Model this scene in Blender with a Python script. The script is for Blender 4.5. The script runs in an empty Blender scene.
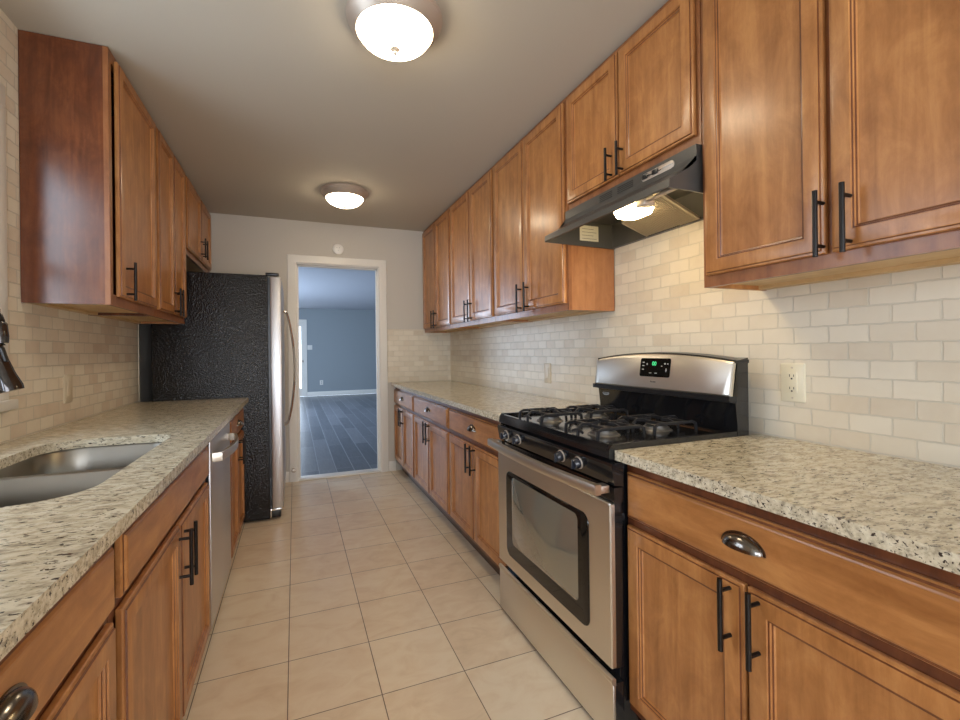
import bpy, bmesh, math, random
from mathutils import Vector, Matrix
random.seed(4)
sc = bpy.context.scene
PI = math.pi

# ------------------------------------------------------------------ camera
F_PX, CX, CY = 447.09, 468.96, 350.82
YAW, PITCH, ROLL, CAMH = 0.37201, 0.001141, -0.012134, 1.19883
fw = Vector((math.sin(YAW)*math.cos(PITCH), math.cos(YAW)*math.cos(PITCH), math.sin(PITCH)))
rt = Vector((math.cos(YAW), -math.sin(YAW), 0)); up = rt.cross(fw)
rt2 = rt*math.cos(ROLL)+up*math.sin(ROLL); up2 = up*math.cos(ROLL)-rt*math.sin(ROLL)
cd = bpy.data.cameras.new('camera'); cam = bpy.data.objects.new('camera', cd)
sc.collection.objects.link(cam)
cam.matrix_world = Matrix(((rt2.x, up2.x, -fw.x, 0), (rt2.y, up2.y, -fw.y, 0), (rt2.z, up2.z, -fw.z, CAMH), (0, 0, 0, 1)))
cd.sensor_width = 36; cd.lens = F_PX/960*36; cd.clip_start = 0.02
cd.shift_x = (480-CX)/960; cd.shift_y = (CY-360)/960
sc.camera = cam

# ------------------------------------------------------------------ light and exposure
sc.view_settings.view_transform = 'Standard'; sc.view_settings.look = 'None'
sc.view_settings.gamma = 1; sc.view_settings.use_curve_mapping = False
sc.view_settings.exposure = 0.92
w = bpy.data.worlds.new('world'); sc.world = w; w.use_nodes = True
w.node_tree.nodes['Background'].inputs[0].default_value = (0.72, 0.85, 1, 1)
w.node_tree.nodes['Background'].inputs[1].default_value = 1.6
def area(name, loc, direction, sx, sy, power, col):
    l = bpy.data.lights.new(name, 'AREA'); l.shape = 'RECTANGLE'; l.size = sx; l.size_y = sy
    l.energy = power; l.color = col
    o = bpy.data.objects.new(name, l); sc.collection.objects.link(o)
    o.location = loc; o.rotation_euler = Vector(direction).to_track_quat('-Z', 'Y').to_euler()
    return o
LAMP_E = 15.0          # ceiling lamp glass
HOOD_E = 30.0
DAY = (0.72, 0.84, 1.0)
area('added_daylight_rear_window', (-1.9, -3.14, 1.35), (0, 1, 0), 1.7, 1.6, 60, DAY)  # added daylight from an unseen rear window behind the camera
area('added_daylight_patio_door', (0.45, -3.14, 1.15), (0, 1, 0), 1.9, 1.9, 42, (0.95, 0.95, 1.0))  # added daylight from an unseen patio door behind the camera
area('daylight_sink_window', (-1.22, 1.6, 1.6), (1, 0, -0.15), 0.88, 1.0, 7, DAY)
area('daylight_far_window', (-2.38, 9.0, 1.35), (1, 0, -0.1), 2.6, 1.9, 120, (0.62, 0.78, 1.0))

# ------------------------------------------------------------------ dimensions
WL, WR, YB, ZC = -0.98, 1.55, 4.50, 2.45
HC, GT = 0.892, 0.03                       # counter top and granite thickness
YF = 13.26
# ------------------------------------------------------------------ helpers
C = sc.collection
WLOC = {}
def tag(o, label=None, cat=None, group=None, kind=None):
    if label: o['label'] = label
    if cat: o['category'] = cat
    if group: o['group'] = group
    if kind: o['kind'] = kind
    return o
def thing(name, label, cat, loc, group=None):
    o = bpy.data.objects.new(name, None); C.objects.link(o); o.location = loc
    o.empty_display_size = 0.05
    WLOC[o] = Vector(loc)
    return tag(o, label, cat, group)
def obj(name, bm, mat, parent=None, label=None, sharp=0.6):
    bmesh.ops.recalc_face_normals(bm, faces=bm.faces)
    lo = Vector((1e9,)*3); hi = -lo
    for v in bm.verts:
        for i in range(3):
            lo[i] = min(lo[i], v.co[i]); hi[i] = max(hi[i], v.co[i])
    c = (lo+hi)/2
    if parent is None: c.z = lo.z
    for v in bm.verts: v.co -= c
    for f in bm.faces: f.smooth = True
    for e in bm.edges:
        if len(e.link_faces) == 2: e.smooth = e.calc_face_angle(0) < sharp
        else: e.smooth = False
    me = bpy.data.meshes.new(name); bm.to_mesh(me); bm.free()
    for m in (mat if isinstance(mat, (list, tuple)) else [mat]): me.materials.append(m)
    o = bpy.data.objects.new(name, me); C.objects.link(o)
    WLOC[o] = c.copy()
    if parent is not None:
        o.parent = parent; o.location = c - WLOC[parent]
    else: o.location = c
    if label: o['label'] = label
    return o
def struct(name, bm, mat, parent=None):
    o = obj(name, bm, mat, parent)
    if parent is None: o['kind'] = 'structure'
    return o
def NB(): return bmesh.new()
def box(bm, x0, x1, y0, y1, z0, z1, bev=0, mi=0):
    vs = [bm.verts.new((x, y, z)) for x in (x0, x1) for y in (y0, y1) for z in (z0, z1)]
    fs = [bm.faces.new([vs[i] for i in q]) for q in ((0,1,3,2),(4,6,7,5),(0,4,5,1),(2,3,7,6),(0,2,6,4),(1,5,7,3))]
    for f in fs: f.material_index = mi
    if bev:
        es = list({e for f in fs for e in f.edges})
        bmesh.ops.bevel(bm, geom=es, offset=bev, segments=2, affect='EDGES', profile=0.5)
    return bm
def bx(*a, **k): return box(NB(), *a, **k)
def loft(bm, loops, cap0=True, cap1=True, mi=0, closed=True):
    rows = [[bm.verts.new(p) for p in L] for L in loops]
    n = len(rows[0])
    for a, b in zip(rows, rows[1:]):
        for i in range(n if closed else n-1):
            j = (i+1) % n
            bm.faces.new((a[i], a[j], b[j], b[i])).material_index = mi
    if cap0: bm.faces.new(rows[0][::-1]).material_index = mi
    if cap1: bm.faces.new(rows[-1]).material_index = mi
    return rows
def rrect(u0, u1, v0, v1, r, n=6):
    """rounded rectangle, r = radius or four radii (u0v0, u1v0, u1v1, u0v1)"""
    if not isinstance(r, (list, tuple)): r = (r,)*4
    pts = []
    for (cu, cv, su, sv, a0, rr) in ((u0, v0, 1, 1, PI, r[0]), (u1, v0, -1, 1, 1.5*PI, r[1]), (u1, v1, -1, -1, 0, r[2]), (u0, v1, 1, -1, .5*PI, r[3])):
        ou, ov = cu+su*rr, cv+sv*rr
        for k in range(n+1):
            a = a0+.5*PI*k/n
            pts.append((ou+rr*math.cos(a), ov+rr*math.sin(a)))
    return pts
def tube(bm, pts, r, n=10, mi=0, sq=None):
    """tube along points; r number or list; sq=(a,b) scales the two section axes"""
    pts = [Vector(p) for p in pts]; rows = []
    ref = None
    for i, p in enumerate(pts):
        t = ((pts[min(i+1, len(pts)-1)]-pts[max(i-1, 0)])).normalized()
        if ref is None:
            ref = t.cross(Vector((0, 0, 1)))
            if ref.length < .1: ref = t.cross(Vector((0, 1, 0)))
        ref = (ref - t*ref.dot(t)).normalized(); b = t.cross(ref)
        rr = r[i] if isinstance(r, (list, tuple)) else r
        s = sq or (1, 1)
        rows.append([p+ref*(rr*s[0]*math.cos(2*PI*k/n))+b*(rr*s[1]*math.sin(2*PI*k/n)) for k in range(n)])
    loft(bm, rows, mi=mi); return bm
def rbar(bm, pts, w, h, axis_w, mi=0):
    """rectangular bar through points, half sizes w (along axis_w) and h"""
    pts = [Vector(p) for p in pts]; A = Vector(axis_w).normalized(); rows = []
    for i, p in enumerate(pts):
        t = ((pts[min(i+1, len(pts)-1)]-pts[max(i-1, 0)])).normalized()
        B = t.cross(A).normalized()
        rows.append([p+A*(a*w)+B*(b*h) for a, b in ((-1,-1),(-.7,-1.25),(.7,-1.25),(1,-1),(1,1),(.7,1.25),(-.7,1.25),(-1,1))])
    loft(bm, rows, mi=mi); return bm
def lathe(bm, prof, org, axis='z', n=32, mi=0, sgn=1):
    """prof = [(radius, height)]"""
    rows = []
    for r, h in prof:
        row = []
        for k in range(n):
            a = 2*PI*k/n; c, s = max(r, 1e-4)*math.cos(a), max(r, 1e-4)*math.sin(a)
            if axis == 'z': p = (c, s, h*sgn)
            elif axis == 'x': p = (h*sgn, c, s)
            else: p = (c, h*sgn, s)
            row.append(Vector(p)+Vector(org))
        rows.append(row)
    loft(bm, rows, mi=mi); return bm

# ------------------------------------------------------------------ materials
def mat(name): 
    m = bpy.data.materials.new(name); m.use_nodes = True
    return m, m.node_tree, m.node_tree.nodes['Principled BSDF']
class NT:
    def __init__(s, nt): s.nt = nt
    def n(s, t, **k):
        x = s.nt.nodes.new(t)
        for a, b in k.items(): setattr(x, a, b)
        return x
    def l(s, a, b): s.nt.links.new(a, b)
def plain(name, col, rough=.5, metal=0, spec=None, coat=0, bump=None, emis=None, es=0):
    m, nt, b = mat(name); T = NT(nt)
    b.inputs['Base Color'].default_value = (*col, 1); b.inputs['Roughness'].default_value = rough
    b.inputs['Metallic'].default_value = metal
    if spec is not None: b.inputs['Specular IOR Level'].default_value = spec
    if coat: b.inputs['Coat Weight'].default_value = coat; b.inputs['Coat Roughness'].default_value = .12
    if emis: b.inputs['Emission Color'].default_value = (*emis, 1); b.inputs['Emission Strength'].default_value = es
    if bump:
        tc = T.n('ShaderNodeNewGeometry'); no = T.n('ShaderNodeTexNoise'); bu = T.n('ShaderNodeBump')
        no.inputs['Scale'].default_value = bump[0]; no.inputs['Detail'].default_value = 3
        bu.inputs['Strength'].default_value = bump[1]; bu.inputs['Distance'].default_value = bump[2]
        T.l(tc.outputs['Position'], no.inputs['Vector']); T.l(no.outputs['Fac'], bu.inputs['Height']); T.l(bu.outputs['Normal'], b.inputs['Normal'])
    return m
def ramp(T, pts, src):
    r = T.n('ShaderNodeValToRGB'); e = r.color_ramp.elements
    while len(e) < len(pts): e.new(.5)
    for x, (p, c) in zip(e, pts): x.position = p; x.color = (*c, 1) if len(c) == 3 else c
    T.l(src, r.inputs[0]); return r.outputs[0]
def wood(name, c_dark, c_mid, c_light, axis='z', rough=.38, coat=.30, fig=1.0):
    m, nt, b = mat(name); T = NT(nt)
    tc = T.n('ShaderNodeTexCoord'); oi = T.n('ShaderNodeObjectInfo')
    sc_ = T.n('ShaderNodeMath', operation='MULTIPLY'); sc_.inputs[1].default_value = 37.0
    T.l(oi.outputs['Random'], sc_.inputs[0])
    ad = T.n('ShaderNodeVectorMath', operation='ADD'); T.l(tc.outputs['Object'], ad.inputs[0]); T.l(sc_.outputs[0], ad.inputs[1])
    mp = T.n('ShaderNodeMapping'); s = [22, 22, 22]; s[{'x':0,'y':1,'z':2}[axis]] = 1.6
    mp.inputs['Scale'].default_value = s; T.l(ad.outputs[0], mp.inputs['Vector'])
    n1 = T.n('ShaderNodeTexNoise'); n1.inputs['Scale'].default_value = 1.3; n1.inputs['Detail'].default_value = 6; n1.inputs['Roughness'].default_value = .6; n1.inputs['Distortion'].default_value = .6
    T.l(mp.outputs[0], n1.inputs['Vector'])
    mp2 = T.n('ShaderNodeMapping'); s2 = [13, 13, 13]; s2[{'x':0,'y':1,'z':2}[axis]] = 6.5
    mp2.inputs['Scale'].default_value = s2; T.l(ad.outputs[0], mp2.inputs['Vector'])
    n2 = T.n('ShaderNodeTexNoise'); n2.inputs['Scale'].default_value = 1.0; n2.inputs['Detail'].default_value = 9; n2.inputs['Roughness'].default_value = .68; n2.inputs['Distortion'].default_value = .5
    T.l(mp2.outputs[0], n2.inputs['Vector'])
    mx = T.n('ShaderNodeMix', data_type='FLOAT'); mx.inputs['Factor'].default_value = .55
    T.l(n1.outputs['Fac'], mx.inputs['A']); T.l(n2.outputs['Fac'], mx.inputs['B'])
    col = ramp(T, [(.5-.15/fig, c_dark), (.5, c_mid), (.5+.15/fig, c_light)], mx.outputs['Result'])
    T.l(col, b.inputs['Base Color'])
    b.inputs['Roughness'].default_value = rough; b.inputs['Coat Weight'].default_value = coat; b.inputs['Coat Roughness'].default_value = .18
    bu = T.n('ShaderNodeBump'); bu.inputs['Strength'].default_value = .05; bu.inputs['Distance'].default_value = .002
    T.l(n1.outputs['Fac'], bu.inputs['Height']); T.l(bu.outputs['Normal'], b.inputs['Normal'])
    return m
WC = ((0.285, 0.108, 0.028), (0.42, 0.175, 0.052), (0.56, 0.262, 0.085))
M = {}
M['wood'] = wood('maple_vertical', *WC)
M['wood_h'] = wood('maple_horizontal', *WC, axis='y')
M['glaze'] = wood('maple_dark_glaze', (0.10, .030, .010), (0.17, .055, .018), (.23, .08, .028))
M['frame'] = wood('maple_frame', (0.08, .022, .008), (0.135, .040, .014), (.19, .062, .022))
M['cherry'] = wood('cherry_side', (0.075, .018, .007), (0.125, .034, .012), (.20, .06, .02), rough=.25, coat=.6)
M['raw'] = wood('raw_underside', (0.52, .33, .15), (0.62, .42, .2), (.7, .5, .27), axis='y', rough=.5, coat=0)
M['toe'] = plain('toe_kick', (.10, .055, .03), .6)
def granite():
    m, nt, b = mat('granite'); T = NT(nt); g = T.n('ShaderNodeNewGeometry')
    mp = T.n('ShaderNodeMapping'); mp.inputs['Scale'].default_value = (1, 2.3, 2.6); mp.inputs['Rotation'].default_value = (0, 0, .45)
    T.l(g.outputs['Position'], mp.inputs['Vector'])
    def noise(s, d, r=.6, dist=0, off=0):
        n = T.n('ShaderNodeTexNoise'); n.inputs['Scale'].default_value = s; n.inputs['Detail'].default_value = d; n.inputs['Roughness'].default_value = r; n.inputs['Distortion'].default_value = dist
        if off:
            a = T.n('ShaderNodeVectorMath', operation='ADD'); a.inputs[1].default_value = (off,)*3; T.l(mp.outputs[0], a.inputs[0]); T.l(a.outputs[0], n.inputs['Vector'])
        else: T.l(mp.outputs[0], n.inputs['Vector'])
        return n.outputs['Fac']
    base = ramp(T, [(.30, (.33, .28, .20)), (.46, (.60, .53, .385)), (.62, (.74, .68, .53))], noise(26, 5, .65))
    grey = ramp(T, [(.54, (0, 0, 0)), (.64, (1, 1, 1))], noise(38, 4, .6, .3, 5))
    m1 = T.n('ShaderNodeMix', data_type='RGBA'); T.l(base, m1.inputs['A']); m1.inputs['B'].default_value = (.27, .23, .175, 1)
    ms = T.n('ShaderNodeMath', operation='MULTIPLY'); ms.inputs[1].default_value = .65; T.l(grey, ms.inputs[0]); T.l(ms.outputs[0], m1.inputs['Factor'])
    dk = ramp(T, [(.595, (0, 0, 0)), (.635, (1, 1, 1))], noise(64, 3, .6, .5, 11))
    m2 = T.n('ShaderNodeMix', data_type='RGBA'); T.l(m1.outputs['Result'], m2.inputs['A']); m2.inputs['B'].default_value = (.05, .035, .03, 1); T.l(dk, m2.inputs['Factor'])
    T.l(m2.outputs['Result'], b.inputs['Base Color']); b.inputs['Roughness'].default_value = .16; b.inputs['Specular IOR Level'].default_value = .4
    return m
M['granite'] = granite()
def tile_mat(name, swz, bw, bh, mortar, offx, offy, cols, grout, rough, offset=.5, wob=.0, marb=8, bumpd=.002, vary=.6, mscale=(1,1,1)):
    m, nt, b = mat(name); T = NT(nt); g = T.n('ShaderNodeNewGeometry')
    sp = T.n('ShaderNodeSeparateXYZ'); T.l(g.outputs['Position'], sp.inputs[0])
    cb = T.n('ShaderNodeCombineXYZ'); T.l(sp.outputs[swz[0]], cb.inputs[0]); T.l(sp.outputs[swz[1]], cb.inputs[1])
    ad = T.n('ShaderNodeVectorMath', operation='SUBTRACT'); T.l(cb.outputs[0], ad.inputs[0]); ad.inputs[1].default_value = (offx-50*bw, offy-50*bh, 0)
    vec = ad.outputs[0]
    if wob:
        nz = T.n('ShaderNodeTexNoise'); nz.inputs['Scale'].default_value = 45; nz.inputs['Detail'].default_value = 2; T.l(g.outputs['Position'], nz.inputs['Vector'])
        sb = T.n('ShaderNodeVectorMath', operation='SUBTRACT'); T.l(nz.outputs['Color'], sb.inputs[0]); sb.inputs[1].default_value = (.5,)*3
        sl = T.n('ShaderNodeVectorMath', operation='SCALE'); T.l(sb.outputs[0], sl.inputs[0]); sl.inputs['Scale'].default_value = wob
        a2 = T.n('ShaderNodeVectorMath', operation='ADD'); T.l(vec, a2.inputs[0]); T.l(sl.outputs[0], a2.inputs[1]); vec = a2.outputs[0]
    br = T.n('ShaderNodeTexBrick'); br.offset = offset; br.squash = 1
    br.inputs['Scale'].default_value = 1; br.inputs['Brick Width'].default_value = bw; br.inputs['Row Height'].default_value = bh
    br.inputs['Mortar Size'].default_value = mortar; br.inputs['Mortar Smooth'].default_value = .3; br.inputs['Bias'].default_value = 0
    br.inputs['Color1'].default_value = (0, 0, 0, 1); br.inputs['Color2'].default_value = (1, 1, 1, 1); br.inputs['Mortar'].default_value = (.5, .5, .5, 1)
    T.l(vec, br.inputs['Vector'])
    mp = T.n('ShaderNodeMapping'); mp.inputs['Scale'].default_value = mscale; T.l(g.outputs['Position'], mp.inputs['Vector'])
    n1 = T.n('ShaderNodeTexNoise'); n1.inputs['Scale'].default_value = marb; n1.inputs['Detail'].default_value = 6; n1.inputs['Roughness'].default_value = .6; n1.inputs['Distortion'].default_value = .8
    T.l(mp.outputs[0], n1.inputs['Vector'])
    bw_ = T.n('ShaderNodeRGBToBW'); T.l(br.outputs['Color'], bw_.inputs[0])
    mx = T.n('ShaderNodeMix', data_type='FLOAT'); mx.inputs['Factor'].default_value = vary; T.l(bw_.outputs[0], mx.inputs['A']); T.l(n1.outputs['Fac'], mx.inputs['B'])
    col = ramp(T, cols, mx.outputs['Result'])
    m2 = T.n('ShaderNodeMix', data_type='RGBA'); T.l(br.outputs['Fac'], m2.inputs['Factor']); T.l(col, m2.inputs['A']); m2.inputs['B'].default_value = (*grout, 1)
    T.l(m2.outputs['Result'], b.inputs['Base Color']); b.inputs['Roughness'].default_value = rough
    iv = T.n('ShaderNodeMath', operation='SUBTRACT'); iv.inputs[0].default_value = 1; T.l(br.outputs['Fac'], iv.inputs[1])
    h2 = T.n('ShaderNodeMath', operation='MULTIPLY_ADD'); T.l(n1.outputs['Fac'], h2.inputs[0]); h2.inputs[1].default_value = .25 if wob else .03; T.l(iv.outputs[0], h2.inputs[2])
    bu = T.n('ShaderNodeBump'); bu.inputs['Strength'].default_value = .7; bu.inputs['Distance'].default_value = bumpd
    T.l(h2.outputs[0], bu.inputs['Height']); T.l(bu.outputs['Normal'], b.inputs['Normal'])
    return m
SP = [(.1, (.60, .50, .37)), (.42, (.68, .60, .47)), (.6, (.71, .635, .505)), (.9, (.76, .69, .56))]
M['splash_yz'] = tile_mat('stone_brick_side_wall', (1, 2), .104, .0525, .0026, 0, HC+.004, SP, (.62, .56, .45), .45, wob=.006, marb=9, bumpd=.003, vary=.5)
M['splash_xz'] = tile_mat('stone_brick_end_wall', (0, 2), .104, .0525, .0026, 0, HC+.004, SP, (.62, .56, .45), .45, wob=.006, marb=9, bumpd=.003, vary=.5)
SPL_BRIGHTENED = [(.1, (.64, .51, .38)), (.42, (.77, .67, .53)), (.6, (.81, .73, .59)), (.9, (.85, .79, .66))]  # same stone brightened, painting in light that the sink wall lacks
M['splash_left_brightened'] = tile_mat('stone_brick_sink_wall_brightened', (1, 2), .104, .0525, .0026, 0, HC+.004, SPL_BRIGHTENED, (.62, .56, .45), .45, wob=.006, marb=9, bumpd=.003, vary=.5)
M['floor'] = tile_mat('beige_floor_tile', (0, 1), .308, .308, .0018, -.0346, 1.576, [(.1, (.58, .43, .28)), (.42, (.73, .58, .41)), (.58, (.78, .65, .48)), (.85, (.83, .72, .56))], (.17, .11, .08), .33, offset=0, marb=7, bumpd=.0012, vary=.82, mscale=(1, 1.6, 1))
M['plank'] = tile_mat('grey_plank_floor', (1, 0), 1.25, .17, .003, .3, .05, [(.2, (.09, .10, .12)), (.5, (.15, .16, .185)), (.8, (.23, .24, .27))], (.42, .45, .5), .28, offset=.37, marb=6, bumpd=.001, vary=.6, mscale=(9, 1, 1))
M['ceiling'] = plain('ceiling_paint', (.52, .475, .395), .85, bump=(90, .12, .002))
M['ceiling_far'] = plain('far_ceiling_paint', (.55, .57, .62), .85, bump=(35, .4, .01))
M['wall'] = plain('warm_grey_paint', (.56, .52, .455), .75, bump=(120, .08, .001))
M['wall_far'] = plain('blue_grey_paint', (.31, .345, .365), .8)
M['trim'] = plain('white_trim', (.80, .77, .71), .35)
M['bullnose'] = plain('stone_edge', (.72, .64, .50), .4)
M['black'] = plain('black_enamel', (.008, .008, .009), .12, coat=.4)
M['blackm'] = plain('black_plastic', (.010, .010, .011), .3)
M['iron'] = plain('cast_iron', (.015, .015, .017), .38, bump=(300, .2, .0005))
M['glass_black'] = plain('oven_glass', (.008, .007, .006), .05, spec=.4)
M['oven_inner'] = plain('oven_inner_glass', (.30, .275, .21), .06, metal=.6, coat=.6)
M['hood'] = plain('hood_black_steel', (.085, .082, .076), .33, metal=.3, coat=.3)
M['pull'] = plain('oil_rubbed_bronze', (.018, .015, .014), .3, metal=.6)
M['cup'] = plain('dark_nickel', (.20, .18, .16), .2, metal=1)
M['chrome'] = plain('chrome', (.75, .73, .7), .12, metal=1)
M['faucet'] = plain('dark_chrome', (.06, .055, .055), .12, metal=.9, coat=.5)
M['nickel'] = plain('brushed_nickel', (.58, .50, .42), .42, metal=.55)
M['ivory'] = plain('ivory_plastic', (.72, .66, .50), .35)
M['beige_plate'] = plain('stone_coloured_plate', (.64, .55, .41), .4)
M['white'] = plain('white_plastic', (.8, .78, .73), .35)
M['slot'] = plain('slot_dark', (.02, .018, .015), .6)
M['knob'] = plain('knob_black', (.02, .022, .03), .22, coat=.5)
M['label'] = plain('paper_label', (.62, .58, .44), .5)
M['print'] = plain('label_print', (.12, .11, .09), .6)
M['led'] = plain('green_led', (.0, .05, .02), .5, emis=(.1, 1, .35), es=.55)
M['legend'] = plain('panel_legend', (.42, .42, .42), .5)
def steel(name, col, axis, rough=.33):
    m, nt, b = mat(name); T = NT(nt); tc = T.n('ShaderNodeTexCoord'); mp = T.n('ShaderNodeMapping')
    s = [1500, 1500, 1500]; s['xyz'.index(axis)] = 12; mp.inputs['Scale'].default_value = s
    T.l(tc.outputs['Object'], mp.inputs['Vector']); n = T.n('ShaderNodeTexNoise'); n.inputs['Scale'].default_value = 1; n.inputs['Detail'].default_value = 2
    T.l(mp.outputs[0], n.inputs['Vector'])
    b.inputs['Base Color'].default_value = (*col, 1); b.inputs['Metallic'].default_value = 1
    mr = T.n('ShaderNodeMapRange'); mr.inputs['To Min'].default_value = rough-.05; mr.inputs['To Max'].default_value = rough+.08
    T.l(n.outputs['Fac'], mr.inputs['Value']); T.l(mr.outputs[0], b.inputs['Roughness'])
    bu = T.n('ShaderNodeBump'); bu.inputs['Strength'].default_value = .06; bu.inputs['Distance'].default_value = .0005
    T.l(n.outputs['Fac'], bu.inputs['Height']); T.l(bu.outputs['Normal'], b.inputs['Normal'])
    return m
M['steel'] = steel('stainless_horizontal', (.74, .70, .63), 'y')
M['steel_v'] = steel('stainless_vertical', (.66, .65, .65), 'z', .40)
M['burner'] = plain('burner_alloy', (.20, .195, .185), .4, metal=.8)
M['sink'] = steel('sink_steel', (.33, .315, .28), 'y', .3)
M['filter'] = plain('filter_mesh_metal', (.55, .47, .33), .4, metal=.8)
def fridge_black():
    m, nt, b = mat('textured_black'); T = NT(nt); g = T.n('ShaderNodeNewGeometry'); v = T.n('ShaderNodeTexNoise')
    v.inputs['Scale'].default_value = 100; v.inputs['Detail'].default_value = 2; T.l(g.outputs['Position'], v.inputs['Vector'])
    bu = T.n('ShaderNodeBump'); bu.inputs['Strength'].default_value = .9; bu.inputs['Distance'].default_value = .006
    T.l(v.outputs['Fac'], bu.inputs['Height']); T.l(bu.outputs['Normal'], b.inputs['Normal'])
    b.inputs['Base Color'].default_value = (.005, .005, .006, 1); b.inputs['Roughness'].default_value = .15; b.inputs['Specular IOR Level'].default_value = .45
    return m
M['fridge'] = fridge_black()
def emis(name, col, st):
    m = bpy.data.materials.new(name); m.use_nodes = True; nt = m.node_tree; nt.nodes.clear()
    e = nt.nodes.new('ShaderNodeEmission'); o = nt.nodes.new('ShaderNodeOutputMaterial')
    e.inputs[0].default_value = (*col, 1); e.inputs[1].default_value = st; nt.links.new(e.outputs[0], o.inputs[0]); return m
M['lamp'] = emis('lit_frosted_glass', (1, .83, .59), LAMP_E)
M['hoodlamp'] = emis('lit_lens', (1, .76, .42), HOOD_E)
def pane():
    m = bpy.data.materials.new('window_glass'); m.use_nodes = True; nt = m.node_tree; nt.nodes.clear()
    t = nt.nodes.new('ShaderNodeBsdfTransparent'); g = nt.nodes.new('ShaderNodeBsdfGlossy'); x = nt.nodes.new('ShaderNodeMixShader'); o = nt.nodes.new('ShaderNodeOutputMaterial')
    g.inputs['Roughness'].default_value = .02; x.inputs[0].default_value = .07
    nt.links.new(t.outputs[0], x.inputs[1]); nt.links.new(g.outputs[0], x.inputs[2]); nt.links.new(x.outputs[0], o.inputs[0]); return m
M['pane'] = pane()

# ------------------------------------------------------------------ the setting
T_ = .12
YR, XL2 = -3.0, -3.2                         # added dining end, unseen behind the camera
struct('floor', box(box(NB(), XL2, WR, YR, -.4, -.1, 0), WL-.12, WR, -.4, YB, -.1, 0), M['floor'])
struct('floor_far_room', bx(-2.2, 6.0, YB+.1, YF, -.1, -.004), M['plank'])
struct('ceiling', box(box(NB(), XL2, WR+.12, YR, -.4, ZC, ZC+.1), WL-.12, WR+.12, -.4, YB, ZC, ZC+.1), M['ceiling'])
struct('ceiling_far_room', bx(-2.2, 6.0, YB+.12, YF, ZC-.01, ZC+.1), M['ceiling_far'])
struct('wall_right', bx(WR, WR+T_, YR, YB+.12, 0, ZC), M['wall'])
# left wall with the window over the sink
wy0, wy1, wz0, wz1 = 1.14, 2.035, 1.075, 2.10
b = NB(); box(b, WL-T_, WL, -.4, wy0, 0, ZC); box(b, WL-T_, WL, wy1, YB+.12, 0, ZC)
box(b, WL-T_, WL, wy0, wy1, 0, wz0); box(b, WL-T_, WL, wy0, wy1, wz1, ZC)
struct('wall_left', b, M['wall'])
# dining end, unseen behind the camera, added as a daylight source: return wall, side wall and rear wall with a window and a patio door
struct('wall_return', bx(XL2, WL-T_, -.4, -.28, 0, ZC), M['wall'])
struct('wall_side', bx(XL2-T_, XL2, YR, -.28, 0, ZC), M['wall'])
b = NB(); y0, y1 = YR-T_, YR
box(b, XL2-T_, -2.75, y0, y1, 0, ZC); box(b, -1.05, -.5, y0, y1, 0, ZC); box(b, 1.4, WR+T_, y0, y1, 0, ZC)
box(b, -2.75, -1.05, y0, y1, 0, .55); box(b, -2.75, -1.05, y0, y1, 2.15, ZC); box(b, -.5, 1.4, y0, y1, 2.1, ZC)
struct('wall_rear', b, M['wall'])
def window(name, x0, x1, y0, y1, z0, z1, along, bars=1):
    """frame in an opening; along 'x' or 'y' says which way it runs"""
    b = NB(); t = .04
    if along == 'x':
        ym = (y0+y1)/2
        box(b, x0, x0+t, ym-.03, ym+.03, z0, z1); box(b, x1-t, x1, ym-.03, ym+.03, z0, z1)
        box(b, x0+t, x1-t, ym-.03, ym+.03, z0, z0+t); box(b, x0+t, x1-t, ym-.03, ym+.03, z1-t, z1)
        for k in range(bars):
            xc = x0+(x1-x0)*(k+1)/(bars+1); box(b, xc-.02, xc+.02, ym-.028, ym+.028, z0+t, z1-t)
        f = struct(name, b, M['trim']); p = obj('pane', bx(x0+t*.8, x1-t*.8, ym-.004, ym+.004, z0+t*.8, z1-t*.8), M['pane'], f)
    else:
        xm = (x0+x1)/2
        box(b, xm-.03, xm+.03, y0, y0+t, z0, z1); box(b, xm-.03, xm+.03, y1-t, y1, z0, z1)
        box(b, xm-.03, xm+.03, y0+t, y1-t, z0, z0+t); box(b, xm-.03, xm+.03, y0+t, y1-t, z1-t, z1)
        zc = (z0+z1)/2; box(b, xm-.028, xm+.028, y0+t, y1-t, zc-.02, zc+.02)
        f = struct(name, b, M['trim']); p = obj('pane', bx(xm-.004, xm+.004, y0+t*.8, y1-t*.8, z0+t*.8, z1-t*.8), M['pane'], f)
    return f
window('added_rear_window', -2.75, -1.05, YR-T_, YR, .55, 2.15, 'x')  # unseen rear window, added so daylight has a source
window('added_patio_door', -.5, 1.4, YR-T_, YR, 0.0, 2.1, 'x')  # unseen patio door, added to let daylight in
f = window('window_1', WL-T_, WL, wy0, wy1, wz0, wz1, 'y')
b = NB(); cw = .075; X0, X1 = WL, WL+.018
box(b, X0, X1, wy0-cw, wy0, wz0-.03, wz1, .003); box(b, X0, X1, wy1, wy1+cw, wz0-.03, wz1, .003); box(b, X0, X1, wy0-cw, wy1+cw, wz1, wz1+cw, .003)
obj('window_casing', b, M['trim'], f)
obj('window_sill', bx(WL-.06, WL+.04, wy0-cw-.012, wy1+cw+.012, wz0-.065, wz0-.03, .004), M['trim'], f)

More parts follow.
